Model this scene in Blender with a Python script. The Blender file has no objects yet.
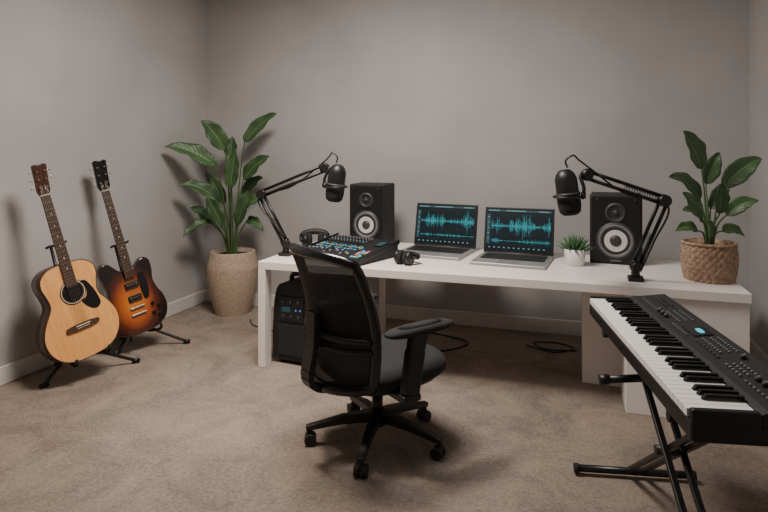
import bpy, math, random
from mathutils import Vector, Matrix
random.seed(7)
scene=bpy.context.scene
COL=scene.collection
V=Vector
# ---------------------------------------------------------------- materials
def M(name,col,rough=.5,metal=0,emit=None,es=0,noise=None,bump=None,coat=0,alpha=1):
    m=bpy.data.materials.new(name); m.use_nodes=True
    nt=m.node_tree; b=nt.nodes['Principled BSDF']
    b.inputs['Base Color'].default_value=(*col,1); b.inputs['Roughness'].default_value=rough
    b.inputs['Metallic'].default_value=metal; b.inputs['Alpha'].default_value=alpha
    if coat: b.inputs['Coat Weight'].default_value=coat
    if emit: b.inputs['Emission Color'].default_value=(*emit,1); b.inputs['Emission Strength'].default_value=es
    tc=nt.nodes.new('ShaderNodeTexCoord')
    sc,am=noise if noise else (20,.06)
    n=nt.nodes.new('ShaderNodeTexNoise'); n.inputs['Scale'].default_value=sc; n.inputs['Detail'].default_value=5
    nt.links.new(tc.outputs['Object'],n.inputs['Vector'])
    r=nt.nodes.new('ShaderNodeValToRGB')
    r.color_ramp.elements[0].position=.3; r.color_ramp.elements[1].position=.7
    r.color_ramp.elements[0].color=(*[c*(1-am) for c in col],1)
    r.color_ramp.elements[1].color=(*[min(1,c*(1+am)) for c in col],1)
    nt.links.new(n.outputs['Fac'],r.inputs['Fac']); nt.links.new(r.outputs['Color'],b.inputs['Base Color'])
    if bump:
        n2=nt.nodes.new('ShaderNodeTexNoise'); n2.inputs['Scale'].default_value=bump[0]; n2.inputs['Detail'].default_value=4
        nt.links.new(tc.outputs['Object'],n2.inputs['Vector'])
        bp=nt.nodes.new('ShaderNodeBump'); bp.inputs['Strength'].default_value=bump[1]; bp.inputs['Distance'].default_value=.02
        nt.links.new(n2.outputs['Fac'],bp.inputs['Height']); nt.links.new(bp.outputs['Normal'],b.inputs['Normal'])
    return m
def wood(name,c1,c2,scale=8,rough=.35,coat=.3,stretch=(14,14,1)):
    m=bpy.data.materials.new(name); m.use_nodes=True
    nt=m.node_tree; b=nt.nodes['Principled BSDF']; b.inputs['Roughness'].default_value=rough; b.inputs['Coat Weight'].default_value=coat
    tc=nt.nodes.new('ShaderNodeTexCoord'); mp=nt.nodes.new('ShaderNodeMapping'); mp.inputs['Scale'].default_value=stretch
    n=nt.nodes.new('ShaderNodeTexNoise'); n.inputs['Scale'].default_value=scale; n.inputs['Detail'].default_value=6
    r=nt.nodes.new('ShaderNodeValToRGB'); r.color_ramp.elements[0].color=(*c1,1); r.color_ramp.elements[1].color=(*c2,1)
    r.color_ramp.elements[0].position=.3; r.color_ramp.elements[1].position=.7
    nt.links.new(tc.outputs['Object'],mp.inputs[0]); nt.links.new(mp.outputs[0],n.inputs['Vector'])
    nt.links.new(n.outputs['Fac'],r.inputs['Fac']); nt.links.new(r.outputs['Color'],b.inputs['Base Color'])
    return m
def sunburst():
    m=bpy.data.materials.new('sunburst_lacquer'); m.use_nodes=True
    nt=m.node_tree; b=nt.nodes['Principled BSDF']; b.inputs['Roughness'].default_value=.2; b.inputs['Coat Weight'].default_value=.5
    tc=nt.nodes.new('ShaderNodeTexCoord'); mp=nt.nodes.new('ShaderNodeMapping')
    mp.inputs['Location'].default_value=(0.01/.18,0,-.18/.235); mp.inputs['Scale'].default_value=(1/.18,0,1/.235)
    ln=nt.nodes.new('ShaderNodeVectorMath'); ln.operation='LENGTH'
    r=nt.nodes.new('ShaderNodeValToRGB'); e=r.color_ramp.elements
    e[0].position=.05; e[0].color=(.66,.22,.028,1); e[1].position=.92; e[1].color=(.008,.004,.004,1)
    x=e.new(.42); x.color=(.38,.085,.013,1); x=e.new(.68); x.color=(.075,.015,.007,1)
    nt.links.new(tc.outputs['Object'],mp.inputs[0]); nt.links.new(mp.outputs[0],ln.inputs[0])
    nt.links.new(ln.outputs['Value'],r.inputs['Fac']); nt.links.new(r.outputs['Color'],b.inputs['Base Color'])
    return m
def leaf_mat():
    m=bpy.data.materials.new('veined_green_leaf'); m.use_nodes=True
    nt=m.node_tree; b=nt.nodes['Principled BSDF']; b.inputs['Roughness'].default_value=.42
    N=nt.nodes.new; L=nt.links.new
    uv=N('ShaderNodeUVMap'); uv.uv_map='UVMap'; sp=N('ShaderNodeSeparateXYZ'); L(uv.outputs[0],sp.inputs[0])
    ab=N('ShaderNodeMath'); ab.operation='ABSOLUTE'; L(sp.outputs['X'],ab.inputs[0])
    m1=N('ShaderNodeMath'); m1.operation='MULTIPLY_ADD'; m1.inputs[1].default_value=-.22; L(ab.outputs[0],m1.inputs[0]); L(sp.outputs['Y'],m1.inputs[2])
    m2=N('ShaderNodeMath'); m2.operation='MULTIPLY'; m2.inputs[1].default_value=75; L(m1.outputs[0],m2.inputs[0])
    sn=N('ShaderNodeMath'); sn.operation='SINE'; L(m2.outputs[0],sn.inputs[0])
    vr=N('ShaderNodeMapRange'); vr.inputs['From Min'].default_value=.55; vr.inputs['From Max'].default_value=1; vr.inputs['To Max'].default_value=.28; L(sn.outputs[0],vr.inputs['Value'])
    mr=N('ShaderNodeMapRange'); mr.inputs['From Min'].default_value=.09; mr.inputs['From Max'].default_value=.02; mr.inputs['To Max'].default_value=.9; L(ab.outputs[0],mr.inputs['Value'])
    mxv=N('ShaderNodeMath'); mxv.operation='MAXIMUM'; L(vr.outputs[0],mxv.inputs[0]); L(mr.outputs[0],mxv.inputs[1])
    tc=N('ShaderNodeTexCoord'); n=N('ShaderNodeTexNoise'); n.inputs['Scale'].default_value=5; L(tc.outputs['Object'],n.inputs['Vector'])
    r=N('ShaderNodeValToRGB'); r.color_ramp.elements[0].position=.32; r.color_ramp.elements[1].position=.68
    r.color_ramp.elements[0].color=(.024,.062,.026,1); r.color_ramp.elements[1].color=(.072,.14,.048,1); L(n.outputs['Fac'],r.inputs['Fac'])
    mx=N('ShaderNodeMix'); mx.data_type='RGBA'; L(mxv.outputs[0],mx.inputs[0]); L(r.outputs['Color'],mx.inputs[6]); mx.inputs[7].default_value=(.15,.25,.095,1)
    L(mx.outputs[2],b.inputs['Base Color'])
    bp=N('ShaderNodeBump'); bp.inputs['Strength'].default_value=.15; bp.inputs['Distance'].default_value=.01; L(sn.outputs[0],bp.inputs['Height']); L(bp.outputs['Normal'],b.inputs['Normal'])
    return m
def carpet_mat():
    m=bpy.data.materials.new('beige_carpet'); m.use_nodes=True
    nt=m.node_tree; b=nt.nodes['Principled BSDF']; b.inputs['Roughness'].default_value=.95
    b.inputs['Sheen Weight'].default_value=.15
    tc=nt.nodes.new('ShaderNodeTexCoord')
    def N(s,d,rg=.5,dist=0):
        n=nt.nodes.new('ShaderNodeTexNoise'); n.inputs['Scale'].default_value=s; n.inputs['Detail'].default_value=d
        n.inputs['Roughness'].default_value=rg; n.inputs['Distortion'].default_value=dist
        nt.links.new(tc.outputs['Object'],n.inputs['Vector']); return n
    a=N(2.4,6,.72,.8); c=N(52,4,.85)
    mx=nt.nodes.new('ShaderNodeMath'); mx.operation='MULTIPLY_ADD'; mx.inputs[1].default_value=.52
    m2=nt.nodes.new('ShaderNodeMath'); m2.operation='MULTIPLY'; m2.inputs[1].default_value=.48
    nt.links.new(c.outputs['Fac'],m2.inputs[0]); nt.links.new(a.outputs['Fac'],mx.inputs[0]); nt.links.new(m2.outputs[0],mx.inputs[2])
    r=nt.nodes.new('ShaderNodeValToRGB'); e=r.color_ramp.elements
    e[0].position=.39; e[0].color=(.25,.183,.138,1); e[1].position=.60; e[1].color=(.62,.48,.375,1)
    nt.links.new(mx.outputs[0],r.inputs['Fac']); nt.links.new(r.outputs['Color'],b.inputs['Base Color'])
    f=N(120,4,.8)
    bp=nt.nodes.new('ShaderNodeBump'); bp.inputs['Strength'].default_value=1; bp.inputs['Distance'].default_value=.04
    nt.links.new(f.outputs['Fac'],bp.inputs['Height']); nt.links.new(bp.outputs['Normal'],b.inputs['Normal'])
    return m
WALL=M('grey_plaster_wall',(.435,.420,.414),.9,noise=(1.4,.09),bump=(60,.08))
CARPET=carpet_mat()
TRIM=M('white_trim_paint',(.66,.64,.62),.5)
CEIL=M('ceiling_paint',(.42,.41,.40),.9)
WHITE=M('white_laminate',(.82,.78,.75),.4,noise=(2,.02))
BLACK=M('black_plastic',(.009,.009,.010),.42)
BLACK2=M('soft_black',(.013,.013,.015),.6)
GLOSS=M('gloss_black',(.006,.006,.007),.2)
MESHF=M('black_mesh_fabric',(.012,.012,.014),.8,noise=(180,.5),bump=(300,.6))
MESHT=M('see_through_black_mesh',(.014,.014,.016),.8,noise=(180,.5),bump=(300,.6),alpha=.95)
CUSH=M('black_seat_fabric',(.012,.012,.014),.85,noise=(150,.3),bump=(250,.4))
TUBE=M('black_powder_coated_steel',(.010,.010,.011),.35,metal=.3)
GREY=M('dark_grey_plastic',(.04,.04,.044),.5)
MGREY=M('mid_grey_plastic',(.16,.16,.17),.45)
SILVER=M('silver_aluminium',(.42,.41,.40),.35,metal=.6)
CONE=M('speaker_cone_black',(.022,.022,.024),.55)
RING=M('light_surround',(.62,.60,.58),.4)
SPRUCE=wood('spruce_top',(.64,.29,.085),(.76,.385,.13),6)
MAHOG=wood('mahogany_sides',(.03,.012,.007),(.075,.026,.012),6)
NECKW=wood('mahogany_neck',(.12,.05,.022),(.2,.085,.04),6)
ROSE=wood('rosewood_board',(.035,.016,.01),(.075,.035,.022),8,.5,0)
CREAM=M('cream_binding',(.7,.62,.45),.4)
BURST=sunburst()
KEYW=M('white_key_plastic',(.82,.80,.77),.3)
LEAF=leaf_mat()
LEAFS=M('succulent_green',(.05,.13,.05),.5,noise=(12,.3))
STEM=M('green_stem',(.07,.13,.04),.5)
SOIL=M('dark_potting_soil',(.03,.022,.016),.95,bump=(80,.8))
POTW=M('woven_beige_fibre',(.50,.385,.285),.85,noise=(60,.25),bump=(160,.5))
BASK=M('woven_tan_fibre',(.42,.28,.19),.85,noise=(50,.4),bump=(160,.5))
POTC=M('white_ceramic',(.75,.73,.70),.35)
SCR=M('dark_laptop_screen',(.003,.006,.009),.35,emit=(.004,.016,.024),es=.3)
WAVE=M('teal_waveform_glow',(.02,.22,.25),.5,emit=(.03,.42,.48),es=.8)
UI=M('screen_toolbar_glow',(.01,.03,.04),.5,emit=(.01,.06,.075),es=.6)
UIW=M('screen_text_glow',(.1,.2,.2),.5,emit=(.12,.3,.32),es=.6)
CYAN=M('cyan_led',(.03,.35,.4),.4,emit=(.03,.5,.6),es=.9)
PALE=M('pale_led',(.3,.4,.4),.4,emit=(.3,.45,.48),es=.55)
PINK=M('pink_led',(.35,.06,.12),.4,emit=(.5,.07,.16),es=.5)
GREEN=M('green_led',(.06,.3,.12),.4,emit=(.06,.4,.15),es=.5)
AMBER=M('amber_led',(.4,.2,.04),.4,emit=(.5,.22,.04),es=.5)
BLUE=M('blue_led',(.05,.12,.45),.4,emit=(.07,.2,.65),es=.7)
STRM=M('steel_string',(.5,.45,.38),.3,metal=.9)
# ---------------------------------------------------------------- mesh builder
class MB:
    def __init__(s,M=None): s.v=[];s.f=[];s.mi=[];s.sm=[];s.M=M or Matrix.Identity(4)
    def add(s,vs,fs,mat=0,sm=False):
        o=len(s.v); s.v+=[s.M@V(p) for p in vs]
        for k,f in enumerate(fs):
            s.f.append([i+o for i in f]); s.mi.append(mat); s.sm.append(sm[k] if isinstance(sm,list) else sm)
    def box(s,c,d,mat=0,R=None):
        vs=[]
        for z in(-1,1):
            for y in(-1,1):
                for x in(-1,1):
                    p=V((x*d[0]/2,y*d[1]/2,z*d[2]/2))
                    if R: p=R@p
                    vs.append(p+V(c))
        s.add(vs,[(0,2,3,1),(4,5,7,6),(0,1,5,4),(2,6,7,3),(0,4,6,2),(1,3,7,5)],mat)
    def cyl(s,a,b,r,r2=None,n=16,mat=0,caps=True):
        a=V(a);b=V(b);r2=r if r2 is None else r2
        d=(b-a).normalized(); u=d.orthogonal().normalized(); w=d.cross(u)
        vs=[];fs=[];sm=[]
        for p,q in((a,r),(b,r2)):
            for i in range(n):
                t=2*math.pi*i/n; vs.append(p+(u*math.cos(t)+w*math.sin(t))*q)
        for i in range(n): fs.append((i,(i+1)%n,n+(i+1)%n,n+i)); sm.append(True)
        if caps: fs+=[tuple(range(n))[::-1],tuple(range(n,2*n))]; sm+=[False,False]
        s.add(vs,fs,mat,sm)
    def tube(s,pts,r,n=8,mat=0,closed=False):
        pts=[V(p) for p in pts];L=len(pts);vs=[];fs=[];sm=[];u=None
        for i,p in enumerate(pts):
            if closed: d=pts[(i+1)%L]-pts[i-1]
            else: d=pts[min(i+1,L-1)]-pts[max(i-1,0)]
            d.normalize()
            if u is None: u=d.orthogonal().normalized()
            else: u=(u-d*u.dot(d)).normalized()
            w=d.cross(u); rr=r[i] if isinstance(r,(list,tuple)) else r
            for k in range(n):
                t=2*math.pi*k/n; vs.append(p+(u*math.cos(t)+w*math.sin(t))*rr)
        for i in range(L if closed else L-1):
            j=(i+1)%L
            for k in range(n): fs.append((i*n+k,i*n+(k+1)%n,j*n+(k+1)%n,j*n+k)); sm.append(True)
        if not closed: fs+=[tuple(range(n))[::-1],tuple(range((L-1)*n,L*n))]; sm+=[False,False]
        s.add(vs,fs,mat,sm)
    def lathe(s,prof,c=(0,0,0),n=32,mat=0,rip=None,sm=True,R=None):
        vs=[];fs=[];c=V(c)
        for j,(r,z) in enumerate(prof):
            for i in range(n):
                t=2*math.pi*i/n; rr=r+(rip(t,j,z) if rip else 0)
                p=V((rr*math.cos(t),rr*math.sin(t),z))
                if R: p=R@p
                vs.append(p+c)
        for j in range(len(prof)-1):
            for i in range(n): fs.append((j*n+i,j*n+(i+1)%n,(j+1)*n+(i+1)%n,(j+1)*n+i))
        s.add(vs,fs,mat,sm)
        if prof[0][0]>1e-6: s.add([vs[i] for i in range(n)],[tuple(range(n))[::-1]],mat)
        if prof[-1][0]>1e-6: s.add([vs[i] for i in range(-n,0)],[tuple(range(n))],mat)
    def ring(s,prof,c=(0,0,0),n=32,mat=0,R=None):
        vs=[];fs=[];c=V(c)
        for r,z in prof:
            for i in range(n):
                t=2*math.pi*i/n;p=V((r*math.cos(t),r*math.sin(t),z))
                if R:p=R@p
                vs.append(p+c)
        for j in range(len(prof)-1):
            for i in range(n): fs.append((j*n+i,j*n+(i+1)%n,(j+1)*n+(i+1)%n,(j+1)*n+i))
        s.add(vs,fs,mat,True)
    def ell(s,c,r,n=16,m=10,mat=0,R=None):
        vs=[];fs=[]
        for j in range(m+1):
            for i in range(n):
                a=math.pi*j/m;t=2*math.pi*i/n
                p=V((r[0]*math.sin(a)*math.cos(t),r[1]*math.sin(a)*math.sin(t),-r[2]*math.cos(a)))
                if R:p=R@p
                vs.append(p+V(c))
        for j in range(m):
            for i in range(n): fs.append((j*n+i,j*n+(i+1)%n,(j+1)*n+(i+1)%n,(j+1)*n+i))
        s.add(vs,fs,mat,True)
    def prism(s,ol,y0,y1,mat=0,sides=True):
        n=len(ol); vs=[(x,y0,z) for x,z in ol]+[(x,y1,z) for x,z in ol]
        fs=[tuple(range(n)),tuple(range(n,2*n))[::-1]];sm=[False,False]
        for i in range(n): fs.append((i,(i+1)%n,n+(i+1)%n,n+i)); sm.append(sides)
        s.add(vs,fs,mat,sm)
    def beam(s,a,b,w1,h1,w2,h2,mat=0,up=(0,0,1)):
        a=V(a);b=V(b);d=(b-a).normalized();x=d.cross(V(up)).normalized();z=x.cross(d)
        vs=[]
        for p,w,h in((a,w1,h1),(b,w2,h2)):
            for sx,sz in((-1,-1),(1,-1),(1,1),(-1,1)): vs.append(p+x*sx*w/2+z*sz*h/2)
        s.add(vs,[(0,1,2,3),(7,6,5,4),(0,4,5,1),(1,5,6,2),(2,6,7,3),(3,7,4,0)],mat)
    def cushion(s,c,d,mat=0,p=3.5,n=40,edge=.35,dome=.15,R=None):
        lay=[]
        K=8
        for k in range(K+1):
            a=-math.pi/2+math.pi*k/K
            lay.append((math.sin(a)*.5,1-(1-math.cos(a))*edge*min(1,d[2]/min(d[0],d[1])*2.2)))
        vs=[];fs=[]
        lays=[(lay[0][0],.02)]+lay+[(lay[-1][0]+dome*.6,.6),(lay[-1][0]+dome,.02)]
        for z,sc in lays:
            for i in range(n):
                t=2*math.pi*i/n;ct,st=math.cos(t),math.sin(t)
                x=math.copysign(abs(ct)**(2/p),ct)*d[0]/2*sc;y=math.copysign(abs(st)**(2/p),st)*d[1]/2*sc
                q=V((x,y,z*d[2]))
                if R:q=R@q
                vs.append(q+V(c))
        for j in range(len(lays)-1):
            for i in range(n): fs.append((j*n+i,j*n+(i+1)%n,(j+1)*n+(i+1)%n,(j+1)*n+i))
        s.add(vs,fs,mat,True)
    def obj(s,name,mats,parent=None,bevel=0,label=None,seg=2,**kw):
        me=bpy.data.meshes.new(name); me.from_pydata([tuple(p) for p in s.v],[],s.f)
        for m in (mats if isinstance(mats,(list,tuple)) else [mats]): me.materials.append(m)
        for i,p in enumerate(me.polygons): p.material_index=s.mi[i]; p.use_smooth=s.sm[i]
        import bmesh
        bm=bmesh.new(); bm.from_mesh(me); bmesh.ops.recalc_face_normals(bm,faces=bm.faces); bm.to_mesh(me); bm.free()
        o=bpy.data.objects.new(name,me); COL.objects.link(o)
        if parent: o.parent=parent
        if bevel:
            b=o.modifiers.new('bevel','BEVEL'); b.width=bevel; b.segments=seg; b.limit_method='ANGLE'; b.angle_limit=math.radians(40)
        if label:o['label']=label
        for k,x in kw.items(): o[k]=x
        return o
def thing(name,label,cat,loc=(0,0,0),rot=(0,0,0),group=None,scale=1):
    o=bpy.data.objects.new(name,None); o.empty_display_size=.1; COL.objects.link(o)
    o.location=loc; o.rotation_euler=rot; o.scale=(scale,)*3
    o['label']=label;o['category']=cat
    if group:o['group']=group
    return o
def crom(pts,sub=5,closed=True):
    out=[];L=len(pts);pts=[V(p) for p in pts]
    rng=range(L) if closed else range(L-1)
    for i in rng:
        if closed:p0,p1,p2,p3=pts[i-1],pts[i],pts[(i+1)%L],pts[(i+2)%L]
        else:p0,p1,p2,p3=pts[max(i-1,0)],pts[i],pts[i+1],pts[min(i+2,L-1)]
        for k in range(sub):
            t=k/sub
            out.append(.5*((2*p1)+(p2-p0)*t+(2*p0-5*p1+4*p2-p3)*t*t+(3*p1-p0-3*p2+p3)*t**3))
    if not closed: out.append(pts[-1])
    return out
def Tr(x,y,z): return Matrix.Translation((x,y,z))
def Rx(a): return Matrix.Rotation(a,4,'X')
def Rz(a): return Matrix.Rotation(a,4,'Z')
D=math.radians
# ---------------------------------------------------------------- room
XL,XR,YB,YF,H=-3.48,1.24,4.98,-1.2,3.2
def slab(name,c,d,mat):
    b=MB();b.box(c,d);o=b.obj(name,mat,kind='structure');return o
slab('floor',((XL+XR)/2,(YB+YF)/2,-.05),(XR-XL+.2,YB-YF+.2,.1),CARPET)
slab('ceiling',((XL+XR)/2,(YB+YF)/2,H+.05),(XR-XL+.2,YB-YF+.2,.1),CEIL)
slab('wall_left',(XL-.05,(YB+YF)/2,H/2),(.1,YB-YF,H),WALL)
slab('wall_right',(XR+.05,(YB+YF)/2,H/2),(.1,YB-YF,H),WALL)
slab('wall_back',((XL+XR)/2,YB+.05,H/2),(XR-XL,.1,H),WALL)
slab('wall_front',((XL+XR)/2,YF-.05,H/2),(XR-XL,.1,H),WALL)
def baseb(name,c,d):
    b=MB();b.box(c,d);b.obj(name,TRIM,bevel=.006,kind='structure')
baseb('baseboard_left',(XL+.009,(YB+YF)/2,.06),(.018,YB-YF,.12))
baseb('baseboard_right',(XR-.009,(YB+YF)/2,.06),(.018,YB-YF,.12))
baseb('baseboard_back',((XL+XR)/2,YB-.009,.06),(XR-XL-.036,.018,.12))
# ---------------------------------------------------------------- desk
desk=thing('desk','long white laminate desk with slab legs and end cabinet','desk',(-.6,4.05,0))
DX0,DX1,DF=-2.08,.905,3.58; DBL,DBR=4.74,4.48; DT=.73
O=V((-.6,4.05,0))
b=MB(Tr(*(-O)))
b.add([(DX0,DF,DT-.055),(DX1,DF,DT-.055),(DX1,DBR,DT-.055),(DX0,DBL,DT-.055),(DX0,DF,DT),(DX1,DF,DT),(DX1,DBR,DT),(DX0,DBL,DT)],
 [(0,3,2,1),(4,5,6,7),(0,1,5,4),(1,2,6,5),(2,3,7,6),(3,0,4,7)])
b.obj('tabletop',WHITE,desk,bevel=.004)
def dpart(name,x0,x1,y0,y1,z0,z1,bev=.003,mat=WHITE,par=desk):
    b=MB(Tr(*(-O)));b.box(((x0+x1)/2,(y0+y1)/2,(z0+z1)/2),(x1-x0,y1-y0,z1-z0));return b.obj(name,mat,par,bevel=bev)
dpart('leg',DX0,DX0+.055,DF,DF+.09,0,DT-.055)
dpart('leg',DX0,DX0+.055,4.6,4.69,0,DT-.055)
dpart('leg',-1.52,-1.48,4.55,4.60,0,DT-.055)
dpart('back_rail',DX0+.05,.06,4.47,4.495,DT-.15,DT-.055)
cab=dpart('cabinet',.05,.90,3.98,4.42,0,DT-.055)
dpart('end_panel',.28,.90,3.60,3.98,0,DT-.055)
# ---------------------------------------------------------------- speakers
def studio_speaker(loc,rz,w,h,d,label):
    s=thing('studio_speaker',label,'speaker',loc,(0,0,rz),group='studio monitor speakers')
    b=MB();b.box((0,0,h/2),(w,d,h));b.obj('cabinet',BLACK2,s,bevel=.012,seg=3)
    b=MB();b.box((0,-d/2-.003,h/2),(w-.024,.008,h-.024));b.obj('front_baffle',BLACK,s,bevel=.003)
    def drv(name,z,r,big):
        R=Matrix.Rotation(math.pi/2,3,'X')
        c=(0,-d/2-.006,z)
        b=MB()
        b.ring([(r*1.14,.0),(r*1.14,.006),(r*1.0,.009)],c,44,0,R=R)
        b.ring([(r*1.0,.009),(r*.93,.014),(r*.84,.006)],c,44,1,R=R)
        b.ring([(r*.84,.0062),(r*.66,.003)],c,44,2,R=R)
        b.ring([(r*.66,.003),(r*.34,.0025)],c,44,3 if big else 2,R=R)
        b.ring([(r*.34,.0026),(r*.30,.009),(r*.15,.014),(.0001,.015)],c,32,4,R=R)
        b.obj(name,[GREY,MGREY if big else GREY,CONE,RING,GREY],s)
    drv('woofer',h*.34,w*.335,True)
    drv('tweeter',h*.74,w*.18,False)
    for sx in(-1,1):
        b=MB();b.cyl((sx*w*.36,-d/2-.006,h*.93),(sx*w*.36,-d/2-.016,h*.93),.007);b.obj('knob',GREY,s)
    b=MB();b.box((0,-d/2-.008,h*.055),(w*.2,.004,.008));b.obj('badge',MGREY,s)
    return s
studio_speaker((-1.585,4.57,DT),D(-2),.30,.495,.27,'black two-way monitor speaker standing behind mixing console')
studio_speaker((.275,4.35,DT),D(-4),.33,.47,.25,'black two-way monitor speaker beside small potted succulent')
# ---------------------------------------------------------------- laptops
def laptop(loc,rz,w,d,sh,seed,label):
    random.seed(seed)
    s=thing('laptop',label,'laptop',loc,(0,0,rz),group='open laptops')
    b=MB();b.box((0,0,.011),(w,d,.018));b.obj('body',SILVER,s,bevel=.006,seg=3)
    b=MB()
    kw=w*.86;kd=d*.5;y1=d/2-.045
    b.box((0,y1-kd/2,.0205),(kw+.01,kd+.01,.0015),1)
    rows=6
    for r in range(rows):
        n=14 if r<5 else 8
        for k in range(n):
            cw=kw/n
            b.box((-kw/2+cw*(k+.5),y1-kd*(r+.5)/rows,.0225),(cw*.86,kd/rows*.82,.003))
    b.obj('keyboard',[BLACK,GREY],s)
    b=MB();b.box((0,-d/2+d*.19,.0205),(w*.3,d*.27,.0015));b.obj('trackpad',MGREY,s,bevel=.0005)
    t=D(13)
    Lm=Tr(0,d/2-.008,.02)@Rx(-t)
    b=MB(Lm);b.box((0,.005,sh/2),(w,.010,sh));lid=b.obj('lid',BLACK,s,bevel=.004,seg=3)
    b=MB(Lm);b.box((0,.0112,sh/2),(w*.985,.002,sh*.98));b.obj('lid_back',SILVER,lid)
    b=MB(Lm);b.cyl((-w*.4,0,0),(w*.4,0,0),.008);b.obj('hinge',GREY,s)
    b=MB(Lm);b.box((0,-.0008,sh*.515),(w*.95,.0015,sh*.9));scr=b.obj('screen',SCR,lid)
    b=MB(Lm)
    def q(x0,x1,z0,z1,m,y=-.0020): b.box(((x0+x1)/2*w*.95,y,sh*.515+(z0+z1)/2*sh*.9),((x1-x0)*w*.95,.0006,(z1-z0)*sh*.9),m)
    q(-.49,.49,.43,.475,1);q(-.47,-.3,.445,.462,2,-.0026);q(-.2,.1,.445,.462,2,-.0026);q(.3,.45,.445,.462,2,-.0026)
    q(-.49,-.44,-.36,.36,1)
    for k in range(12): q(-.45+k*.075,-.425+k*.075,-.455,-.43,2,-.0026)
    for k in range(5): q(-.478,-.452,.28-k*.13,.295-k*.13,2,-.0026)
    for k in range(4): q(-.42,.48,-.36+k*.24,-.357+k*.24,1,-.0022)
    for k in range(8): q(-.40+k*.12,-.3985+k*.12,-.36,.36,1,-.0022)
    q(-.42,.48,.078,.082,0,-.0026);q(-.42,.48,-.282,-.278,0,-.0026)
    for c,amp,n in((.08,.34,170),(-.28,.08,120)):
        e=.5
        for k in range(n):
            x=-.42+.90*k/n
            e=max(.15,min(1,e+random.uniform(-.2,.2)))
            a=amp*e*(.4+.6*abs(math.sin(k*.032+seed)))*(random.uniform(.12,1)**1.7)
            q(x,x+.0020,c-a*random.uniform(.6,1.1),c+a,0,-.0026)
    b.obj('waveform_display',[WAVE,UI,UIW],scr)
    return s
laptop((-.985,4.26,DT),D(-7),.505,.42,.335,3,'open silver laptop showing teal audio waveforms beside mixing console')
laptop((-.405,4.11,DT),D(-5),.50,.42,.335,8,'open silver laptop showing teal audio waveforms beside succulent')
# ---------------------------------------------------------------- mixer
random.seed(5)
mx=thing('mixing_console','black mixing console with faders, knobs and coloured lit buttons','audio mixer',(-1.555,3.93,DT),(0,0,D(-19)))
mw,md,mh,mf=.57,.47,.11,.035
b=MB();b.add([(-mw/2,-md/2,.0),(mw/2,-md/2,0),(mw/2,md/2,0),(-mw/2,md/2,0),(-mw/2,-md/2,mf),(mw/2,-md/2,mf),(mw/2,md/2,mh),(-mw/2,md/2,mh)],
 [(0,3,2,1),(4,5,6,7),(0,1,5,4),(1,2,6,5),(2,3,7,6),(3,0,4,7)]);b.obj('body',BLACK2,mx,bevel=.008)
ta=math.atan2(mh-mf,md)
PM=Tr(0,0,(mh+mf)/2+.001)@Rx(ta)
pd=md/math.cos(ta)
b=MB(PM);b.box((0,0,.001),(mw*.95,pd*.93,.004));b.obj('control_panel',BLACK,mx,bevel=.001)
for x in(-1,1):
    b=MB(PM);b.box((x*(mw/2+.005),0,-.004),(.014,pd,.035));b.obj('side_cheek',BLACK,mx,bevel=.004)
b=MB(PM)
XS=[-.25+k*.030 for k in range(14)]
for x in XS: b.box((x,-pd*.29,.0035),(.003,pd*.28,.002))
b.obj('fader_slots',GREY,mx)
for x in XS:
    b=MB(PM);yy=-pd*.29+random.uniform(-.04,.04);b.box((x,yy,.009),(.014,.022,.011));b.box((x,yy,.0149),(.014,.006,.001),1);b.obj('fader_cap',[MGREY,PALE],mx)
rowcol=[[CYAN,CYAN,BLUE],[PINK,AMBER,GREY],[PALE,CYAN,PALE],[GREEN,BLUE,GREY]]
for r in range(4):
    for k,x in enumerate(XS):
        b=MB(PM);b.box((x,-pd*.10+r*.024,.005),(.017,.010,.003));b.obj('lit_button',rowcol[r][k%3] if random.random()<.85 else GREY,mx)
for r in range(4):
    for k,x in enumerate(XS):
        if k>11: continue
        b=MB(PM);c=(x,pd*.18+r*.036);b.cyl((*c,.003),(*c,.012),.0085,.007,10);b.box((c[0],c[1]+.002,.0125),(.003,.008,.001),1);b.obj('knob',[MGREY if r%2 else GREY,[PALE,CYAN,PALE,PINK][r]],mx)
for r in range(6):
    for k in range(3):
        b=MB(PM);b.box((.190+k*.026,-pd*.38+r*.026,.005),(.018,.018,.003));b.obj('pad',[CYAN,BLUE,PALE,GREY,GREEN,PINK,AMBER][(r*3+k*2)%7],mx)
b=MB(PM);b.box((.222,pd*.24,.006),(.070,.1,.006));b.box((.222,pd*.24,.0095),(.06,.085,.001),1);b.obj('display',[GLOSS,UI],mx)
# ---------------------------------------------------------------- headphones
def headphones(loc,rot,k,label,fat=1,gap=.058,by=.045):
    s=thing('headphones',label,'headphones',loc,rot,group='black headphones',scale=k)
    for sx in(-1,1):
        Rt=Matrix.Rotation(D(90)*sx,3,'Y')
        b=MB();b.lathe([(.001,.0),(.044,.0),(.054,.008),(.054,.026),(.042,.038),(.001,.041)],(sx*gap,-.02,.0),28,0,R=Rt);b.obj('ear_cup',BLACK,s)
        b=MB();b.tube([(sx*(gap-.010),-.02+.036*math.cos(t),.036*math.sin(t)) for t in [i*math.pi/12 for i in range(24)]],.020,10,closed=True);b.obj('ear_cushion',CUSH,s)
        b=MB();b.tube([(sx*(gap+.042),-.02,.0),(sx*(gap+.050),.01,.0),(sx*(gap+.044),by-.01,.0),(sx*.086,by+.005,.0)],.009*fat);b.obj('yoke',BLACK,s)
    pts=[(.086*math.cos(a),by+.050*math.sin(a),0) for a in [math.pi*i/18 for i in range(19)]]
    b=MB();b.tube(pts,.018*fat,10);b.obj('headband',BLACK2,s)
headphones((-1.93,4.19,DT+.075),(D(32),0,D(28)),1.12,'chunky black over-ear headphones lying behind mixing console',1.2,.050,.03)
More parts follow.
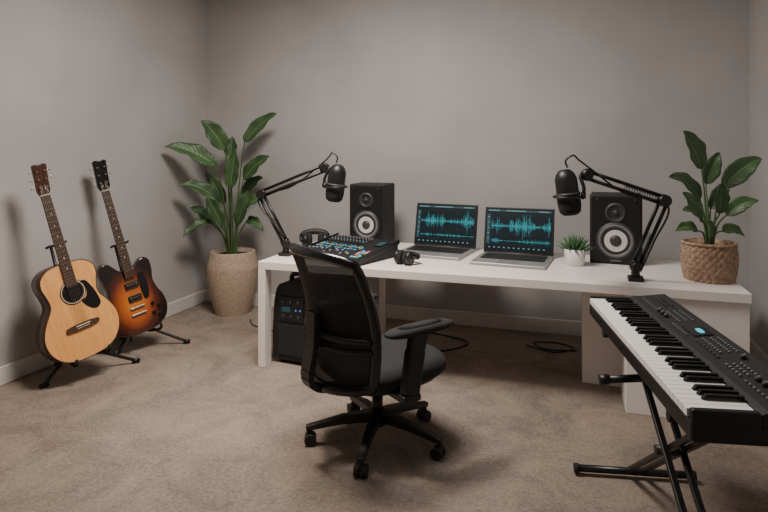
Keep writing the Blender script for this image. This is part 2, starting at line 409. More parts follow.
headphones((-1.08,3.80,DT+.050),(D(6),0,D(-20)),.86,'small black headphones lying in front of laptop',1.25,.036,.03)
# ---------------------------------------------------------------- boom arms & mics
def boom(pA,pB,pC,pM,label,ml):
    s=thing('microphone_boom_arm',label,'microphone stand',pA,group='desk boom arms')
    A=V((0,0,0));B=V(pB)-V(pA);C=V(pC)-V(pA);Mi=V(pM)-V(pA)
    b=MB();b.box((0,0,.012),(.085,.085,.024));b.cyl((0,0,.02),(0,0,.09),.026,.022);b.obj('base_clamp',BLACK,s,bevel=.003)
    s0=V((0,0,.085))
    def pair(p,q,name):
        d=(q-p).normalized();side=V((0,0,1)) if abs(d.z)<.75 else V((1,0,0))
        n=(side-d*side.dot(d)).normalized()*.020
        b=MB();b.cyl(p+n,q+n,.0105,n=10);b.cyl(p-n,q-n,.0105,n=10)
        for t in(.05,.95):
            c=p.lerp(q,t);b.cyl(c-n*1.5,c+n*1.5,.014,n=10)
        b.obj(name,TUBE,s)
        b=MB();pts=[];u=n.normalized();w=d.cross(u);N=90
        for i in range(N):
            t=.1+.42*i/(N-1);a=i*.9;pts.append(p.lerp(q,t)+(u*math.cos(a)+w*math.sin(a))*.0095)
        b.tube(pts,.0022,5);b.obj('spring',GREY,s)
    pair(s0,B,'lower_arm');pair(B,C,'upper_arm')
    w=V((-.309,.951,0))*.028
    for c,nm in((B,'elbow_joint'),(C,'head_joint'),(s0,'base_joint')):
        b=MB();b.cyl(c-w,c+w,.032 if nm=='elbow_joint' else .026,n=20);b.ell(c,(.036,.026,.036));b.obj(nm,BLACK,s)
    sgn=1 if Mi.x>C.x else -1
    b=MB()
    pts=crom([C,C.lerp(Mi,.35)+V((0,0,.03)),Mi+V((-sgn*.088,0,.02)),Mi+V((-sgn*.078,0,-.04))],6,False)
    b.tube(pts,.010,8);b.cyl(Mi+V((-sgn*.098,0,-.02)),Mi+V((-sgn*.070,0,-.02)),.018)
    b.obj('mount_bracket',BLACK,s)
    b=MB();b.tube([Mi+V((.076*math.cos(t),.076*math.sin(t),-.03)) for t in [i*math.pi/14 for i in range(28)]],.007,8,closed=True)
    b.obj('shock_mount_ring',BLACK,s)
    b=MB();b.tube(crom([Mi+V((0,0,.135)),Mi+V((sgn*.01,0,.175)),Mi+V((-sgn*.03,0,.205)),C.lerp(Mi,.4)+V((0,0,.12)),C+V((-sgn*.03,0,.025)),B.lerp(C,.5)+V((0,0,-.035)),B+V((sgn*-.02,0,-.03)),A.lerp(B,.5)+V((.02,-.02,0)),V((.03,.03,.05))],8,False),.0055,6);b.obj('cable',BLACK,s)
    m=thing('microphone',ml,'microphone',pM,(0,D(8*sgn),0),group='studio microphones')
    b=MB();b.lathe([(.001,-.135),(.04,-.132),(.058,-.115),(.064,-.08),(.064,-.02)],n=28);b.obj('grille',MESHF,m)
    b=MB();b.ring([(.064,-.022),(.067,-.020),(.067,-.008),(.062,-.006)],n=28);b.obj('trim_ring',GREY,m)
    b=MB();b.lathe([(.062,-.01),(.061,.07),(.052,.10),(.034,.12),(.022,.126),(.001,.126)],n=28);b.obj('body',BLACK,m)
boom((-2.0,3.84,DT),(-2.19,3.81,1.175),(-1.66,3.77,1.375),(-1.565,3.745,1.275),'black articulated boom arm clamped near mixing console','large black studio microphone hanging over mixing console')
boom((.345,3.74,DT),(.483,3.626,1.215),(.07,3.497,1.36),(-.035,3.46,1.265),'black articulated boom arm clamped beside woven plant basket','large black studio microphone hanging near small succulent')
# ---------------------------------------------------------------- succulent
su=thing('potted_succulent','small spiky green succulent in white ceramic pot','plant',(.005,4.12,DT))
b=MB();b.lathe([(.055,0),(.060,.005),(.072,.11),(.066,.11),(.062,.095),(.001,.095)],n=32);b.obj('pot',POTC,su)
b=MB()
for i in range(46):
    a=i*2.4;el=D(18+66*(i/46));L=.125-.02*random.random()
    d=V((math.cos(a)*math.cos(el),math.sin(a)*math.cos(el),math.sin(el)));p=V((0,0,.09))+V((d.x,d.y,0))*.02
    b.tube([p,p+d*L*.5+V((0,0,-.004)),p+d*L],[.010,.009,.0008],6)
b.obj('leaves',LEAFS,su)
# ---------------------------------------------------------------- plants
RT=V((.951,.309,0));FW=V((-.309,.951,0))
def plant(name,label,loc,pot,leaves,h0,stemr,nb=(.25,-.75,.6),wv=.010):
    s=thing(name,label,'plant',loc)
    pot(s)
    bs=MB();bl=MB();uvs=[]
    def P(l,h,d): return RT*l+V((0,0,h))-FW*d
    for (l1,h1,l2,h2,d1,d2,w,arch) in leaves:
        w*=1.12
        A=P(l1,h1,d1);T=P(l2,h2,d2);S=V((l1*.18,-d1*.18,h0-.03))
        pts=crom([S,S.lerp(A,.5)+V((-A.x*.12,-A.y*.12,.04)),A,A.lerp(T,.12)+V((0,0,arch*.2))],6,False)
        bs.tube(pts,[stemr*(1-.6*i/(len(pts)-1)) for i in range(len(pts))],6)
        mid=(A+T)/2+V((0,0,arch));N=22;vs=[];fs=[];us=(-1,-.75,-.5,-.25,-.06,.06,.25,.5,.75,1);U=len(us)
        ph=l1*23+h1*11
        for i in range(N+1):
            t=i/N;c=A*(1-t)**2+mid*2*t*(1-t)+T*t*t
            tg=((mid-A)*(1-t)+(T-mid)*t).normalized()
            nn=(V(nb)+V((l2*.5,0,0))).normalized()
            sd=tg.cross(nn).normalized();nn=sd.cross(tg).normalized()
            hw=w/2*(math.sin(math.pi*min(1,t**.72))**.75 if 0<t<1 else .02)
            hw*=1+.04*math.sin(t*21+ph)
            for u in us:
                vs.append(c+sd*u*hw+nn*(abs(u)*hw*.36+ wv*math.sin(t*15+(2 if u>0 else 0)+ph)*u*u))
                uvs.append((u,t))
        for i in range(N):
            for k in range(U-1): fs.append((i*U+k,i*U+k+1,(i+1)*U+k+1,(i+1)*U+k))
        bl.add(vs,fs,0,True)
    bs.obj('stems',STEM,s)
    o=bl.obj('foliage',LEAF,s)
    ul=o.data.uv_layers.new(name='UVMap')
    for lp in o.data.loops: ul.data[lp.index].uv=uvs[lp.vertex_index]
    m=o.modifiers.new('thick','SOLIDIFY');m.thickness=.003
    return s
def pot_left(s):
    prof=[];rows=48;HH=.57
    for j in range(rows+1):
        t=j/rows;prof.append((.140+.090*math.sin(min(1,.08+t*1.15)*math.pi/2)-.03*max(0,t-.75)/.25,t*HH))
    prof+=[(.185,HH),(.18,HH-.05)]
    b=MB();b.lathe(prof,n=96,rip=lambda t,j,z:(.004*math.cos(t*32+(j//2%2)*math.pi) if j<=rows else 0));b.obj('woven_pot',POTW,s)
    b=MB();b.cyl((0,0,HH-.07),(0,0,HH-.04),.18,n=32);b.obj('soil',SOIL,s)
K=1/110
def L(px,py): return ((px-228)*K,1.5-(py-150)*K)
lv=[]
for a,t,d1,d2,w,ar in [((240,142),(274,113),.0,.08,.12,.05),((221,150),(200,121),.02,.12,.15,.06),((216,166),(171,147),.15,.30,.14,.09),
  ((240,180),(269,156),.05,.15,.12,.06),((229,188),(236,150),.12,.18,.12,.03),((212,196),(182,184),.1,.25,.11,.07),((209,222),(187,234),.1,.25,.09,.07),
  ((240,208),(266,200),.06,.16,.10,.07),((208,224),(188,208),.0,.1,.10,.05),((222,226),(208,194),.15,.22,.11,.04),((242,222),(260,232),-.02,.05,.09,.06),((234,226),(247,190),.05,.12,.10,.03),
  ((224,160),(226,136),-.06,-.06,.11,.03),((218,206),(200,172),-.05,-.02,.11,.04),((236,196),(256,178),-.08,-.1,.10,.05)]:
    l1,h1=L(*a);l2,h2=L(*t);lv.append((l1,h1,l2,h2,d1,d2,w,ar))
plant('potted_plant','tall broad-leaved green plant in beige woven pot on carpet',(-3.0,4.71,0),pot_left,lv,.54,.009)
def pot_right(s):
    prof=[];rows=20;HH=.22
    for j in range(rows+1):
        t=j/rows;prof.append((.130+.018*math.sin(t*math.pi*.85),t*HH))
    prof+=[(.128,HH),(.125,HH-.03)]
    b=MB();b.lathe(prof,n=96,rip=lambda t,j,z:(.006*math.cos(t*24+(j//2%2)*math.pi) if j<=rows else 0));b.obj('woven_basket',BASK,s)
    b=MB();b.tube([(.141*math.cos(t),.141*math.sin(t),HH) for t in [i*math.pi/24 for i in range(48)]],.009,8,closed=True);b.obj('rim',BASK,s)
    b=MB();b.cyl((0,0,HH-.05),(0,0,HH-.025),.125,n=32);b.obj('soil',SOIL,s)
K2=1/163
def L2(px,py): return ((px-713)*K2,1.5-(py-150)*K2-DT)
lv=[]
for a,t,d1,d2,w,ar in [((704,168),(681,132),.02,.08,.12,.04),((725,186),(759,158),.02,.05,.11,.05),((700,198),(663,175),.05,.14,.10,.07),((717,184),(730,152),-.08,-.08,.09,.02),
   ((702,218),(676,206),.06,.14,.07,.05),((724,212),(748,198),.06,.12,.08,.05),((714,210),(712,180),.1,.14,.08,.02),((702,228),(678,228),.0,.03,.06,.05),((724,228),(742,232),.02,.05,.06,.05),((709,214),(694,192),-.06,-.08,.08,.03),((719,208),(737,182),-.05,-.04,.08,.04),((708,232),(696,216),.1,.16,.06,.03)]:
    l1,h1=L2(*a);l2,h2=L2(*t);lv.append((l1,h1,l2,h2,d1,d2,w,ar))
plant('potted_plant','broad-leaved green plant in tan woven basket on desk',(.762,3.90,DT),pot_right,lv,.2,.0065,wv=.004)
# ---------------------------------------------------------------- PA speaker under desk
pa=thing('portable_loudspeaker','black portable loudspeaker with handle and knobs beneath desk','speaker',(-1.86,3.83,0),(0,0,D(-6)))
ol=[]
for z,w_ in((.03,.135),(.06,.155),(.18,.160),(.36,.152),(.47,.140),(.54,.115),(.565,.07)):ol.append((w_,z))
olp=[(p.x,p.y) for p in crom([V((x,z,0)) for x,z in ol]+[V((-x,z,0)) for x,z in ol[::-1]],4)]
b=MB();b.prism(olp,-.145,.15);b.obj('cabinet',BLACK2,pa,bevel=.018,seg=4)
b=MB();b.box((0,-.149,.17),(.22,.012,.22));b.obj('grille',MESHF,pa,bevel=.012)
b=MB();b.box((0,-.149,.39),(.20,.012,.17));b.obj('control_panel',BLACK,pa,bevel=.006)
for k in range(3):
    b=MB();b.cyl((-.06+k*.06,-.153,.44),(-.06+k*.06,-.169,.44),.012,.010);b.obj('knob',GREY,pa)
b=MB();b.box((-.04,-.156,.385),(.07,.004,.035));b.obj('display',UI,pa)
for k in range(2):
    b=MB();b.cyl((.04+k*.035,-.153,.385),(.04+k*.035,-.159,.385),.006);b.obj('indicator_light',BLUE,pa)
for k in range(3):
    b=MB();b.cyl((-.06+k*.06,-.153,.34),(-.06+k*.06,-.160,.34),.012);b.obj('socket',GREY,pa)
b=MB();b.tube(crom([(-.09,0,.52),(-.09,0,.585),(-.05,0,.605),(.05,0,.605),(.09,0,.585),(.09,0,.52)],5,False),.018,10);b.obj('handle',BLACK,pa)
for x in(-.09,.09):
    for y in(-.1,.1): 
        b=MB();b.cyl((x,y,0),(x,y,.045),.02);b.obj('rubber_foot',BLACK,pa)
# ---------------------------------------------------------------- office chair
ch=thing('office_chair','black mesh-back swivel office chair with armrests on castors','chair',(-.965,2.86,0),(0,0,D(-36)))
def bk(u,v,off=0):
    w=.285+.020*math.sin(v*math.pi*.8)-.010*v-.02*(1-v)**3
    x=u*w
    y=-.345-.085*v**1.3+.13*abs(u)**2*(1-.2*v)+.06*math.sin(v*math.pi)*(.6)+off
    z=.375+.645*v-.035*abs(u)**3*(v**4)+.03*abs(u)**3*(1-v)**3
    return V((x,y,z))
b=MB();nu,nv=20,28;vs=[];fs=[]
for j in range(nv+1):
    for i in range(nu+1): vs.append(bk(-1+2*i/nu,j/nv))
for j in range(nv):
    for i in range(nu): fs.append((j*(nu+1)+i,j*(nu+1)+i+1,(j+1)*(nu+1)+i+1,(j+1)*(nu+1)+i))
b.add(vs,fs,0,True);o=b.obj('backrest',MESHT,ch,label='black mesh backrest')
per=[bk(-1+2*i/12,1) for i in range(13)]+[bk(1,1-j/16) for j in range(1,17)]+[bk(1-2*i/12,0) for i in range(1,13)]+[bk(-1,j/16) for j in range(1,16)]
b=MB();b.tube(per,.025,10,closed=True);b.obj('backrest_frame',GLOSS,ch)
b=MB();sp=[V((0,-.02,.345)),V((0,-.22,.335)),V((0,-.40,.39)),bk(0,.3,-.05),bk(0,.55,-.03)]
pp=crom(sp,5,False)
for i in range(len(pp)-1): b.beam(pp[i],pp[i+1],.085,.03,.085,.03,up=(0,1,.3) if i>8 else (0,.3,1))
b.obj('back_support',BLACK,ch,bevel=.004)
for v in(.30,.38):
    b=MB();b.tube([bk(u/8,v,-.02) for u in range(-8,9)],.014,8);b.obj('lumbar_support',BLACK,ch)
b=MB();b.cushion((0,.03,.408),(.57,.60,.11),p=3.2,edge=.5,dome=.12);b.obj('seat',CUSH,ch)
b=MB();b.cushion((0,.02,.352),(.48,.48,.03),p=4);b.obj('seat_pan',BLACK,ch)
b=MB();b.box((0,-.02,.32),(.16,.22,.045));b.cyl((.08,.05,.32),(.24,.06,.315),.008);b.obj('tilt_mechanism',BLACK,ch,bevel=.01)
for sx in(-1,1):
    x=sx*.322
    b=MB();b.cushion((x,.02,.655),(.105,.41,.042),p=3,edge=.5,dome=.1);pad=b.obj('armrest',CUSH,ch)
    b=MB();b.beam((x,-.02,.51),(x,.01,.64),.045,.085,.04,.10,up=(0,1,0))
    b.beam((x,-.045,.36),(x,-.01,.56),.050,.09,.050,.095,up=(0,1,0))
    b.beam((sx*.14,-.03,.335),(x+sx*.025,-.045,.345),.10,.03,.10,.035);b.obj('arm_bracket',BLACK,ch,bevel=.008)
b=MB();b.cyl((0,0,.14),(0,0,.24),.028);b.cyl((0,0,.24),(0,0,.32),.018);b.cyl((0,0,.28),(0,0,.305),.04);b.obj('gas_lift',BLACK,ch)
b=MB();b.cyl((0,0,.09),(0,0,.165),.045,.038,24);b.obj('hub',BLACK,ch)
for k in range(5):
    a=D(-12+36+72*k);d=V((math.cos(a),math.sin(a),0));r=.355
    b=MB();b.beam(d*.03+V((0,0,.135)),d*(r*.55)+V((0,0,.12)),.06,.05,.045,.04);b.beam(d*(r*.53)+V((0,0,.12)),d*(r+.01)+V((0,0,.085)),.045,.04,.034,.026);b.obj('leg',BLACK,ch,bevel=.006)
    c=d*r;w=V((-d.y,d.x,0));c2=c-d*.012
    b=MB()
    for sg in(-1,1): b.cyl(c2+w*sg*.008+V((0,0,.03)),c2+w*sg*.031+V((0,0,.03)),.030,n=20)
    b.cyl(c2+w*-.010+V((0,0,.045)),c2+w*.010+V((0,0,.045)),.022);b.cyl(c+V((0,0,.04)),c+V((0,0,.085)),.008)
    b.obj('castor',BLACK2,ch,bevel=.003)
# ---------------------------------------------------------------- guitars
def guitar_common(s,z0,z1,hs_z,y,wn,headmat,fbz0,hw,bridge_z,ystr):
    b=MB();b.add([(-wn/2,y,z0),(wn/2,y,z0),(wn*.42,y,z1),(-wn*.42,y,z1),(-wn*.34,y+.022,z0),(wn*.34,y+.022,z0),(wn*.28,y+.018,z1),(-wn*.28,y+.018,z1)],
      [(0,1,2,3),(7,6,5,4),(0,4,5,1),(1,5,6,2),(2,6,7,3),(3,7,4,0)]);b.obj('neck',NECKW,s,bevel=.004)
    b=MB();b.beam((0,y-.003,fbz0),(0,y-.003,z1),wn,.006,wn*.84,.006,up=(0,-1,0))
    S=z1-bridge_z
    for k in range(1,21):
        z=z1-S*(1-2**(-k/12))
        if z>fbz0+.004:
            ww=wn*(1-.16*(z-fbz0)/(z1-fbz0));b.box((0,y-.0065,z),(ww,.0015,.0018),1)
            if k in(3,5,7,9,12,15): b.ell((0,y-.0062,z+S*.012),(.0035,.0006,.0035),10,6,2)
    b.box((0,y-.006,z1),(wn*.84,.007,.005),2);b.obj('fretboard',[ROSE,STRM,CREAM],s)
    hl=hs_z-z1;Hm=Tr(0,y+.004,z1)@Rx(D(12))
    ol=[(-wn*.42,0),(-hw*.45,hl*.14),(-hw*.46,hl*.5),(-hw*.5,hl*.95),(-hw*.3,hl),(0,hl*.96),(hw*.3,hl),(hw*.5,hl*.95),(hw*.46,hl*.5),(hw*.45,hl*.14),(wn*.42,0)]
    b=MB(Hm);b.prism(ol,-.004,.010,sides=False);b.obj('headstock',headmat,s,bevel=.002)
    for sx in(-1,1):
        for k in range(3):
            z=hl*(.27+.25*k)
            b=MB(Hm);b.cyl((sx*hw*.25,-.004,z),(sx*hw*.25,-.014,z),.004,n=10);b.cyl((sx*hw*.45,.004,z),(sx*(hw*.5+.010),.004,z),.002,n=8);b.ell((sx*(hw*.5+.013),.004,z),(.007,.004,.006));b.obj('tuning_peg',STRM,s)
    for k in range(6):
        u=(k-2.5)/5
        b=MB();b.tube([(u*wn*.85,ystr,bridge_z),(u*wn*.68,y-.012,z1),(( -1 if k<3 else 1)*hw*.25,y-.010,z1+hl*(.27+.25*(k if k<3 else 5-k))*.9)],.0007,4);b.obj('string',STRM,s)
def acoustic(s):
    half=[(.0,.0),(.072,.004),(.128,.025),(.170,.07),(.189,.125),(.186,.18),(.160,.24),(.128,.29),(.121,.325),(.130,.37),(.140,.41),(.133,.455),(.098,.488),(.045,.5)]
    pts=[(x,z) for x,z in half]+[(-x,z) for x,z in half[::-1] if x>0]
    ol=[(p.x,p.y) for p in crom([V((x,z,0)) for x,z in pts],4)]
    b=MB();b.prism(ol,-.05,.055);b.obj('body',MAHOG,s,label='dark mahogany sides and back')
    b=MB();b.prism([(x*.985,(z-.25)*.988+.25) for x,z in ol],-.053,-.049);b.obj('soundboard',SPRUCE,s,label='natural spruce soundboard')
    b=MB();b.tube([(x*.992,-.051,(z-.25)*.994+.25) for x,z in ol],.0035,6,closed=True);b.obj('binding',ROSE,s)
    Rr=Matrix.Rotation(math.pi/2,3,'X');zh=.345
    b=MB();b.ring([(.0001,.0),(.05,.0)],(0,-.0545,zh),36,0,R=Rr)
    b.ring([(.050,.0),(.053,.0012),(.064,.0012),(.065,0)],(0,-.0535,zh),40,1,R=Rr);b.ring([(.056,.0002),(.056,.002),(.059,.002),(.059,.0002)],(0,-.0535,zh),40,2,R=Rr);b.obj('sound_hole',[GLOSS,ROSE,CREAM],s)
    pg=crom([V(p+(0,)) for p in [(.045,.385),(.06,.36),(.066,.335),(.055,.30),(.03,.285),(.055,.245),(.09,.225),(.118,.245),(.110,.30),(.092,.35),(.07,.385)]],4)
    b=MB();b.prism([(p.x,p.y) for p in pg],-.0555,-.053);b.obj('pickguard',GLOSS,s)
    b=MB();b.prism([(-.085,.165),(-.08,.155),(-.04,.15),(.04,.15),(.08,.155),(.085,.165),(.08,.176),(.04,.182),(-.04,.182),(-.08,.176)],-.063,-.053,sides=False);b.box((0,-.0645,.172),(.07,.004,.004),1)
    for k in range(6): b.ell(((k-2.5)*.0105,-.0635,.16),(.003,.003,.003),8,6,1)
    b.obj('bridge',[ROSE,CREAM],s)
    guitar_common(s,.47,.865,1.03,-.058,.056,MAHOG,.375,.072,.172,-.0665)
acl,ael=(-3.03,3.04,.155),(-3.06,3.60,.14)
def pose(loc,yaw,back,lean,scale):
    return Tr(*loc)@Rz(yaw)@Matrix.Rotation(-back,4,'X')@Matrix.Rotation(-lean,4,'Y')
def electric(s):
    P=[(0,0),(-.085,.006),(-.142,.04),(-.168,.10),(-.162,.165),(-.138,.22),(-.126,.27),(-.134,.32),(-.148,.37),(-.148,.412),(-.128,.440),(-.098,.436),(-.072,.41),(-.045,.380),(.0,.368),(.035,.372),(.060,.390),(.085,.410),(.112,.412),(.134,.388),(.136,.335),(.126,.275),(.138,.22),(.162,.165),(.168,.10),(.142,.04),(.085,.006)]
    ol=[(p.x,p.y) for p in crom([V(p+(0,)) for p in P],5)]
    b=MB();b.prism(ol,-.018,.030);b.obj('body',MAHOG,s,bevel=.007,seg=3,label='dark lacquered body edge')
    b=MB();b.prism([(x*.97,(z-.2)*.975+.2) for x,z in ol],-.0215,-.017);b.obj('body_top',BURST,s,bevel=.002,label='glossy amber sunburst top')
    b=MB();b.tube([(x*.985,-.019,(z-.2)*.988+.2) for x,z in ol],.0015,6,closed=True);b.obj('binding',ROSE,s)
    for z in(.205,.280):
        b=MB();b.box((0,-.027,z),(.074,.010,.034))
        for k in range(6): b.cyl(((k-2.5)*.0105,-.031,z+.004),((k-2.5)*.0105,-.0335,z+.004),.0028,n=8,mat=1)
        b.obj('pickup',[BLACK,STRM],s,bevel=.002)
    b=MB();b.box((0,-.028,.150),(.080,.010,.010));b.obj('bridge',STRM,s,bevel=.002)
    b=MB();b.box((0,-.028,.112),(.085,.010,.010));b.obj('tailpiece',STRM,s,bevel=.002)
    for x,z in((.085,.140),(.12,.115),(.08,.085),(.113,.062)):
        b=MB();b.cyl((x,-.021,z),(x,-.036,z),.011,.009,16);b.obj('volume_knob',GLOSS,s)
    pg=crom([V(p+(0,)) for p in [(.045,.32),(.047,.21),(.058,.18),(.078,.19),(.088,.24),(.086,.30),(.075,.335)]],4)
    b=MB();b.prism([(p.x,p.y) for p in pg],-.026,-.0215,sides=False);b.obj('pickguard',GLOSS,s)
    guitar_common(s,.33,.84,1.02,-.033,.052,GLOSS,.325,.075,.145,-.038)
def gstand(base,gm,sc,feet,neckz,ybk,name_label,ylow):
    s=thing('guitar_stand',name_label,'guitar stand',base,group='guitar stands')
    o=V(base);W=lambda x,y,z:(gm@(V((x,y,z))*sc))-o
    low=W(0,ybk+.045,.06)
    hub=low+V((0,0,-.03))
    b=MB();yb=W(0,.05,neckz)
    b.cyl(hub,yb,.010,n=12);b.cyl(low-V((0,0,.05)),low+(yb-low)*.25,.015,n=12);b.obj('shaft',TUBE,s)
    b=MB()
    for sx in(-1,1):
        b.tube(crom([yb,W(sx*.018,.035,neckz),W(sx*.038,.01,neckz),W(sx*.040,-.045,neckz+.006)],4,False),.008,8)
    b.obj('neck_yoke',CUSH,s)
    b=MB()
    for sx in(-1,1):
        b.tube(crom([hub+V((0,0,.01)),W(sx*.05,ybk+.03,-.012),W(sx*.085,ylow,-.012),W(sx*.085,ylow-.022,.02)],5,False),.010,8)
    b.obj('cradle',CUSH,s)
    for f in feet:
        f=V(f)-o
        b=MB();b.tube(crom([hub+V((0,0,.03)),hub.lerp(f,.55)+V((0,0,.02)),f+V((0,0,.018))],5,False),.011,8)
        d=V((f.x,f.y,0))-V((hub.x,hub.y,0));d.normalize();b.cyl(f-d*.03+V((0,0,.018)),f+d*.02+V((0,0,.017)),.016,.015,12);b.obj('leg',TUBE,s)
gm=pose(acl,D(69),D(11),D(11),1)
ag=thing('acoustic_guitar','natural spruce acoustic guitar with black pickguard on stand','guitar',scale=1.25);ag.matrix_world=gm@Matrix.Scale(1.25,4)
acoustic(ag)
gstand((-3.12,3.08,0),gm,1.25,[(-3.18,2.84,0),(-2.93,3.38,0),(-3.40,3.15,0)],.60,.055,'black tubular stand holding acoustic guitar',-.06)
gm2=pose(ael,D(62),D(11),D(11.5),1)
eg=thing('electric_guitar','glossy sunburst electric guitar with dark edges on stand','guitar',scale=1.3);eg.matrix_world=gm2@Matrix.Scale(1.3,4)
electric(eg)
gstand((-3.12,3.63,0),gm2,1.3,[(-3.18,3.46,0),(-2.85,3.84,0),(-3.40,3.76,0)],.52,.03,'black tubular stand holding electric guitar',-.035)
# ---------------------------------------------------------------- digital piano
ka=math.atan2(-.983,.186)
kb=thing('digital_piano','black electronic keyboard with white keys and glowing display','keyboard',(.356,2.385,.712),(0,0,ka))
Lk,Wk=1.24,.35
b=MB();b.box((0,0,.03),(Lk,Wk,.055));b.obj('body',BLACK,kb,bevel=.01,seg=3)
b=MB();pl=[(.0,.055),(.0,.088),(.02,.096),(.165,.112),(.176,.106),(.176,.03)]
b.add([(-Lk/2,y,z) for y,z in pl]+[(Lk/2,y,z) for y,z in pl],[tuple(range(6)),tuple(range(6,12))[::-1]]+[(i,(i+1)%6,6+(i+1)%6,6+i) for i in range(6)])
b.obj('control_panel',BLACK2,kb,bevel=.004)
for sx in(-1,1):
    b=MB();b.box((sx*(Lk/2-.012),-.086,.07),(.024,.176,.045));b.obj('end_block',BLACK,kb,bevel=.006)
nw=36;x0=-Lk/2+.026;kw=(Lk-.052)/nw
wk=None
for k in range(nw):
    if wk is None:
        b=MB();b.box((kw/2,-.090,.074),(kw*.95,.176,.024));wk=b.obj('white_key',KEYW,kb,bevel=.002);o=wk
    else:
        o=wk.copy();COL.objects.link(o);o.parent=kb
    o.location=(x0+k*kw,0,0)
bk_=None
for k in range(nw-1):
    if k%7 in(2,6):continue
    if bk_ is None:
        b=MB();b.add([(-.0095,-.115,.085),(.0095,-.115,.085),(.0095,-.003,.085),(-.0095,-.003,.085),(-.0075,-.105,.101),(.0075,-.105,.101),(.0075,-.003,.101),(-.0075,-.003,.101)],[(0,3,2,1),(4,5,6,7),(0,1,5,4),(1,2,6,5),(2,3,7,6),(3,0,4,7)])
        bk_=b.obj('black_key',GLOSS,kb,bevel=.0015);o=bk_
    else:
        o=bk_.copy();COL.objects.link(o);o.parent=kb
    o.location=(x0+(k+1)*kw,0,0)
tp=math.atan2(.016,.145);PM=Tr(0,.0925,.1052)@Rx(tp)
b=MB(PM);b.box((-.06,.008,.001),(.12,.07,.004));b.obj('display_bezel',GLOSS,kb,bevel=.002)
b=MB(PM);n=24
ol=[(math.copysign(abs(math.cos(2*math.pi*i/n))**.6,math.cos(2*math.pi*i/n))*.028,math.copysign(abs(math.sin(2*math.pi*i/n))**.6,math.sin(2*math.pi*i/n))*.011) for i in range(n)]
b.add([(-.050+x,.012+y,.0036) for x,y in ol]+[(-.050+x,.012+y,.0046) for x,y in ol],[tuple(range(n))[::-1],tuple(range(n,2*n))]+[(i,(i+1)%n,n+(i+1)%n,n+i) for i in range(n)])
b.obj('display',CYAN,kb)
random.seed(21)
pbs={}
def pbtn(kind,x,y):
    if kind not in pbs:
        b=MB(PM)
        if kind=='s': b.box((0,0,.002),(.010,.007,.004))
        if kind=='w': b.box((0,0,.002),(.018,.007,.004))
        if kind=='l': b.box((0,0,.002),(.011,.005,.004))
        pbs[kind]=b.obj('panel_button',{'s':MGREY,'w':GREY,'l':MGREY}[kind],kb);o=pbs[kind]
    else:
        o=pbs[kind].copy();COL.objects.link(o);o.parent=kb
    o.location=(x,y,y*math.tan(tp))
for i in range(6):
    for y in(.012,.036): pbtn('w',-.55+i*.027,y)
for i in range(8): pbtn('l',-.55+i*.025,-.040)
for i in range(7):
    for y in(-.012,.014,.038): pbtn('s',-.32+i*.022,y)
for i in range(7): pbtn('l',-.16+i*.022,-.045)
for i in range(8):
    for y in(-.01,.018,.042): pbtn('s',.035+i*.020,y)
for i in range(7): pbtn('w',.05+i*.027,-.035)
for i in range(5):
    for y in(-.036,-.014,.008): pbtn('s',.285+i*.022,y)
for i in range(7):
    for y in(-.04,): pbtn('l',.42+i*.024,y)
for x,y in((-.34,-.038),(-.30,-.038),(-.26,-.038),(.24,.035),(.42,-.005),(.46,-.005),(.50,-.005),(.54,-.005)):
    b=MB(PM);b.cyl((x,y,.002),(x,y,.014),.010,.008,14);b.box((x,y+.003,.0142),(.0015,.007,.001),1);b.obj('knob',[GREY,KEYW],kb)
# stand
ks=thing('keyboard_stand','black folding cross-legged stand under electronic keyboard','keyboard stand',(.356,2.365,0),(0,0,ka))
fx=.54
for sx in(-1,1):
    b=MB();b.cyl((sx*fx,-.24,.03),(sx*fx,.25,.03),.016,n=14)
    b.obj('foot_bar',TUBE,ks)
    for y in(-.26,.25):
        b=MB();b.cyl((sx*fx,y,.03),(sx*fx,y+.02,.03),.021,n=14);b.obj('foot_cap',CUSH,ks)
    b=MB();b.cyl((sx*.40,-.16,.697),(sx*.40,.17,.697),.014,n=14);b.cyl((sx*.40,-.165,.697),(sx*.40,-.13,.697),.016,n=14,mat=1);b.obj('support_arm',[TUBE,CUSH],ks)
    for y in((-.03,.03) ):
        b=MB();yy=y+sx*.012;b.beam((-sx*fx,yy*1,.035),(sx*.40,yy,.690),.020,.024,.020,.024,up=(0,1,0));b.obj('leg_tube',TUBE,ks,bevel=.004)
b=MB();b.cyl((-.06,-.055,.37),(-.06,.055,.37),.018,n=20);b.obj('pivot_bolt',BLACK,ks)
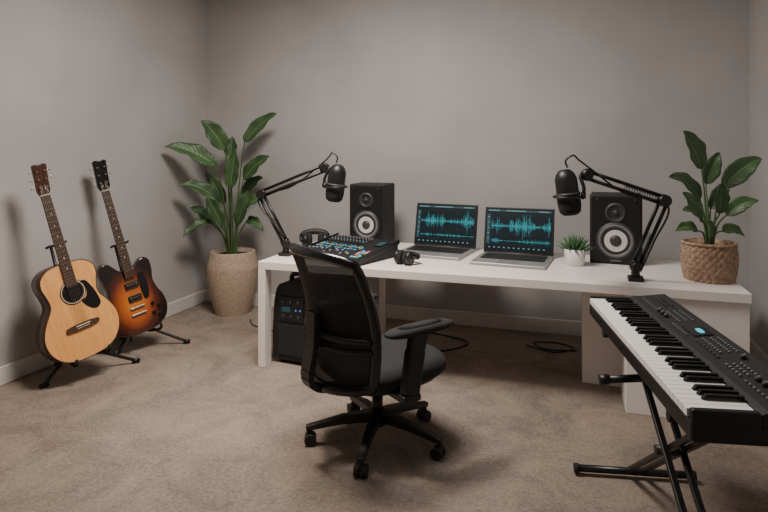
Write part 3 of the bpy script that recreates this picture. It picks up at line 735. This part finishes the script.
b=MB();b.cyl((-.27,-.20,.545),(-.27,-.04,.56),.016,n=14);b.cyl((-.27,-.21,.544),(-.27,-.17,.548),.021,n=14);b.obj('height_lever',BLACK,ks)
# ---------------------------------------------------------------- cables
def cable(name,label,pts,r=.005):
    b=MB();p=crom(pts,8,False);o=p[0].copy();b.M=Tr(*(-o));b.tube(p,r,6)
    c=b.obj(name,BLACK,label=label,category='cable');c.location=o
cable('power_cable','black cable coiled on carpet against baseboard',[(-.35,4.6,.006),(-.15,4.5,.006),(.0,4.62,.006),(-.12,4.72,.006),(-.3,4.68,.006),(-.2,4.55,.006),(.02,4.58,.006)])
cable('power_cable','black cable lying along carpet beneath desk',[(-1.35,4.3,.006),(-1.1,4.22,.006),(-.9,4.3,.006),(-.78,4.5,.006),(-.95,4.62,.006),(-1.3,4.7,.006)],.007)
cable('power_cable','black cable trailing from corner pot to loudspeaker',[(-2.72,4.55,.006),(-2.6,4.4,.006),(-2.35,4.3,.006),(-2.15,4.1,.006),(-2.08,3.98,.006)],.005)
# ---------------------------------------------------------------- lights
def area(loc,size,e,col,spread=180):
    l=bpy.data.lights.new('ceiling_or_added_light','AREA');l.shape='DISK';l.size=size;l.energy=e;l.color=col;l.spread=D(spread)
    o=bpy.data.objects.new('ceiling_or_added_light',l);o.location=loc;COL.objects.link(o)
area((-1.35,2.9,3.15),.9,100,(1,.92,.84))
area((-.6,2.2,3.15),1.2,14,(1,.95,.9))  # added weak fill, not a fixture of the room
area((-1.8,2.6,3.15),.4,24,(1,.84,.68),90)  # extra narrow warm light, added to make a pool on the carpet
w=bpy.data.worlds.new('w');scene.world=w;w.use_nodes=True;w.node_tree.nodes['Background'].inputs[0].default_value=(.5,.5,.52,1);w.node_tree.nodes['Background'].inputs[1].default_value=.3
# ---------------------------------------------------------------- camera
cd=bpy.data.cameras.new('camera');cd.sensor_width=36;cd.lens=27.42;cd.shift_y=-106/768;cd.clip_start=.05
co=bpy.data.objects.new('camera',cd);co.location=(0,0,1.5);co.rotation_euler=(D(90),0,D(18));COL.objects.link(co);scene.camera=co
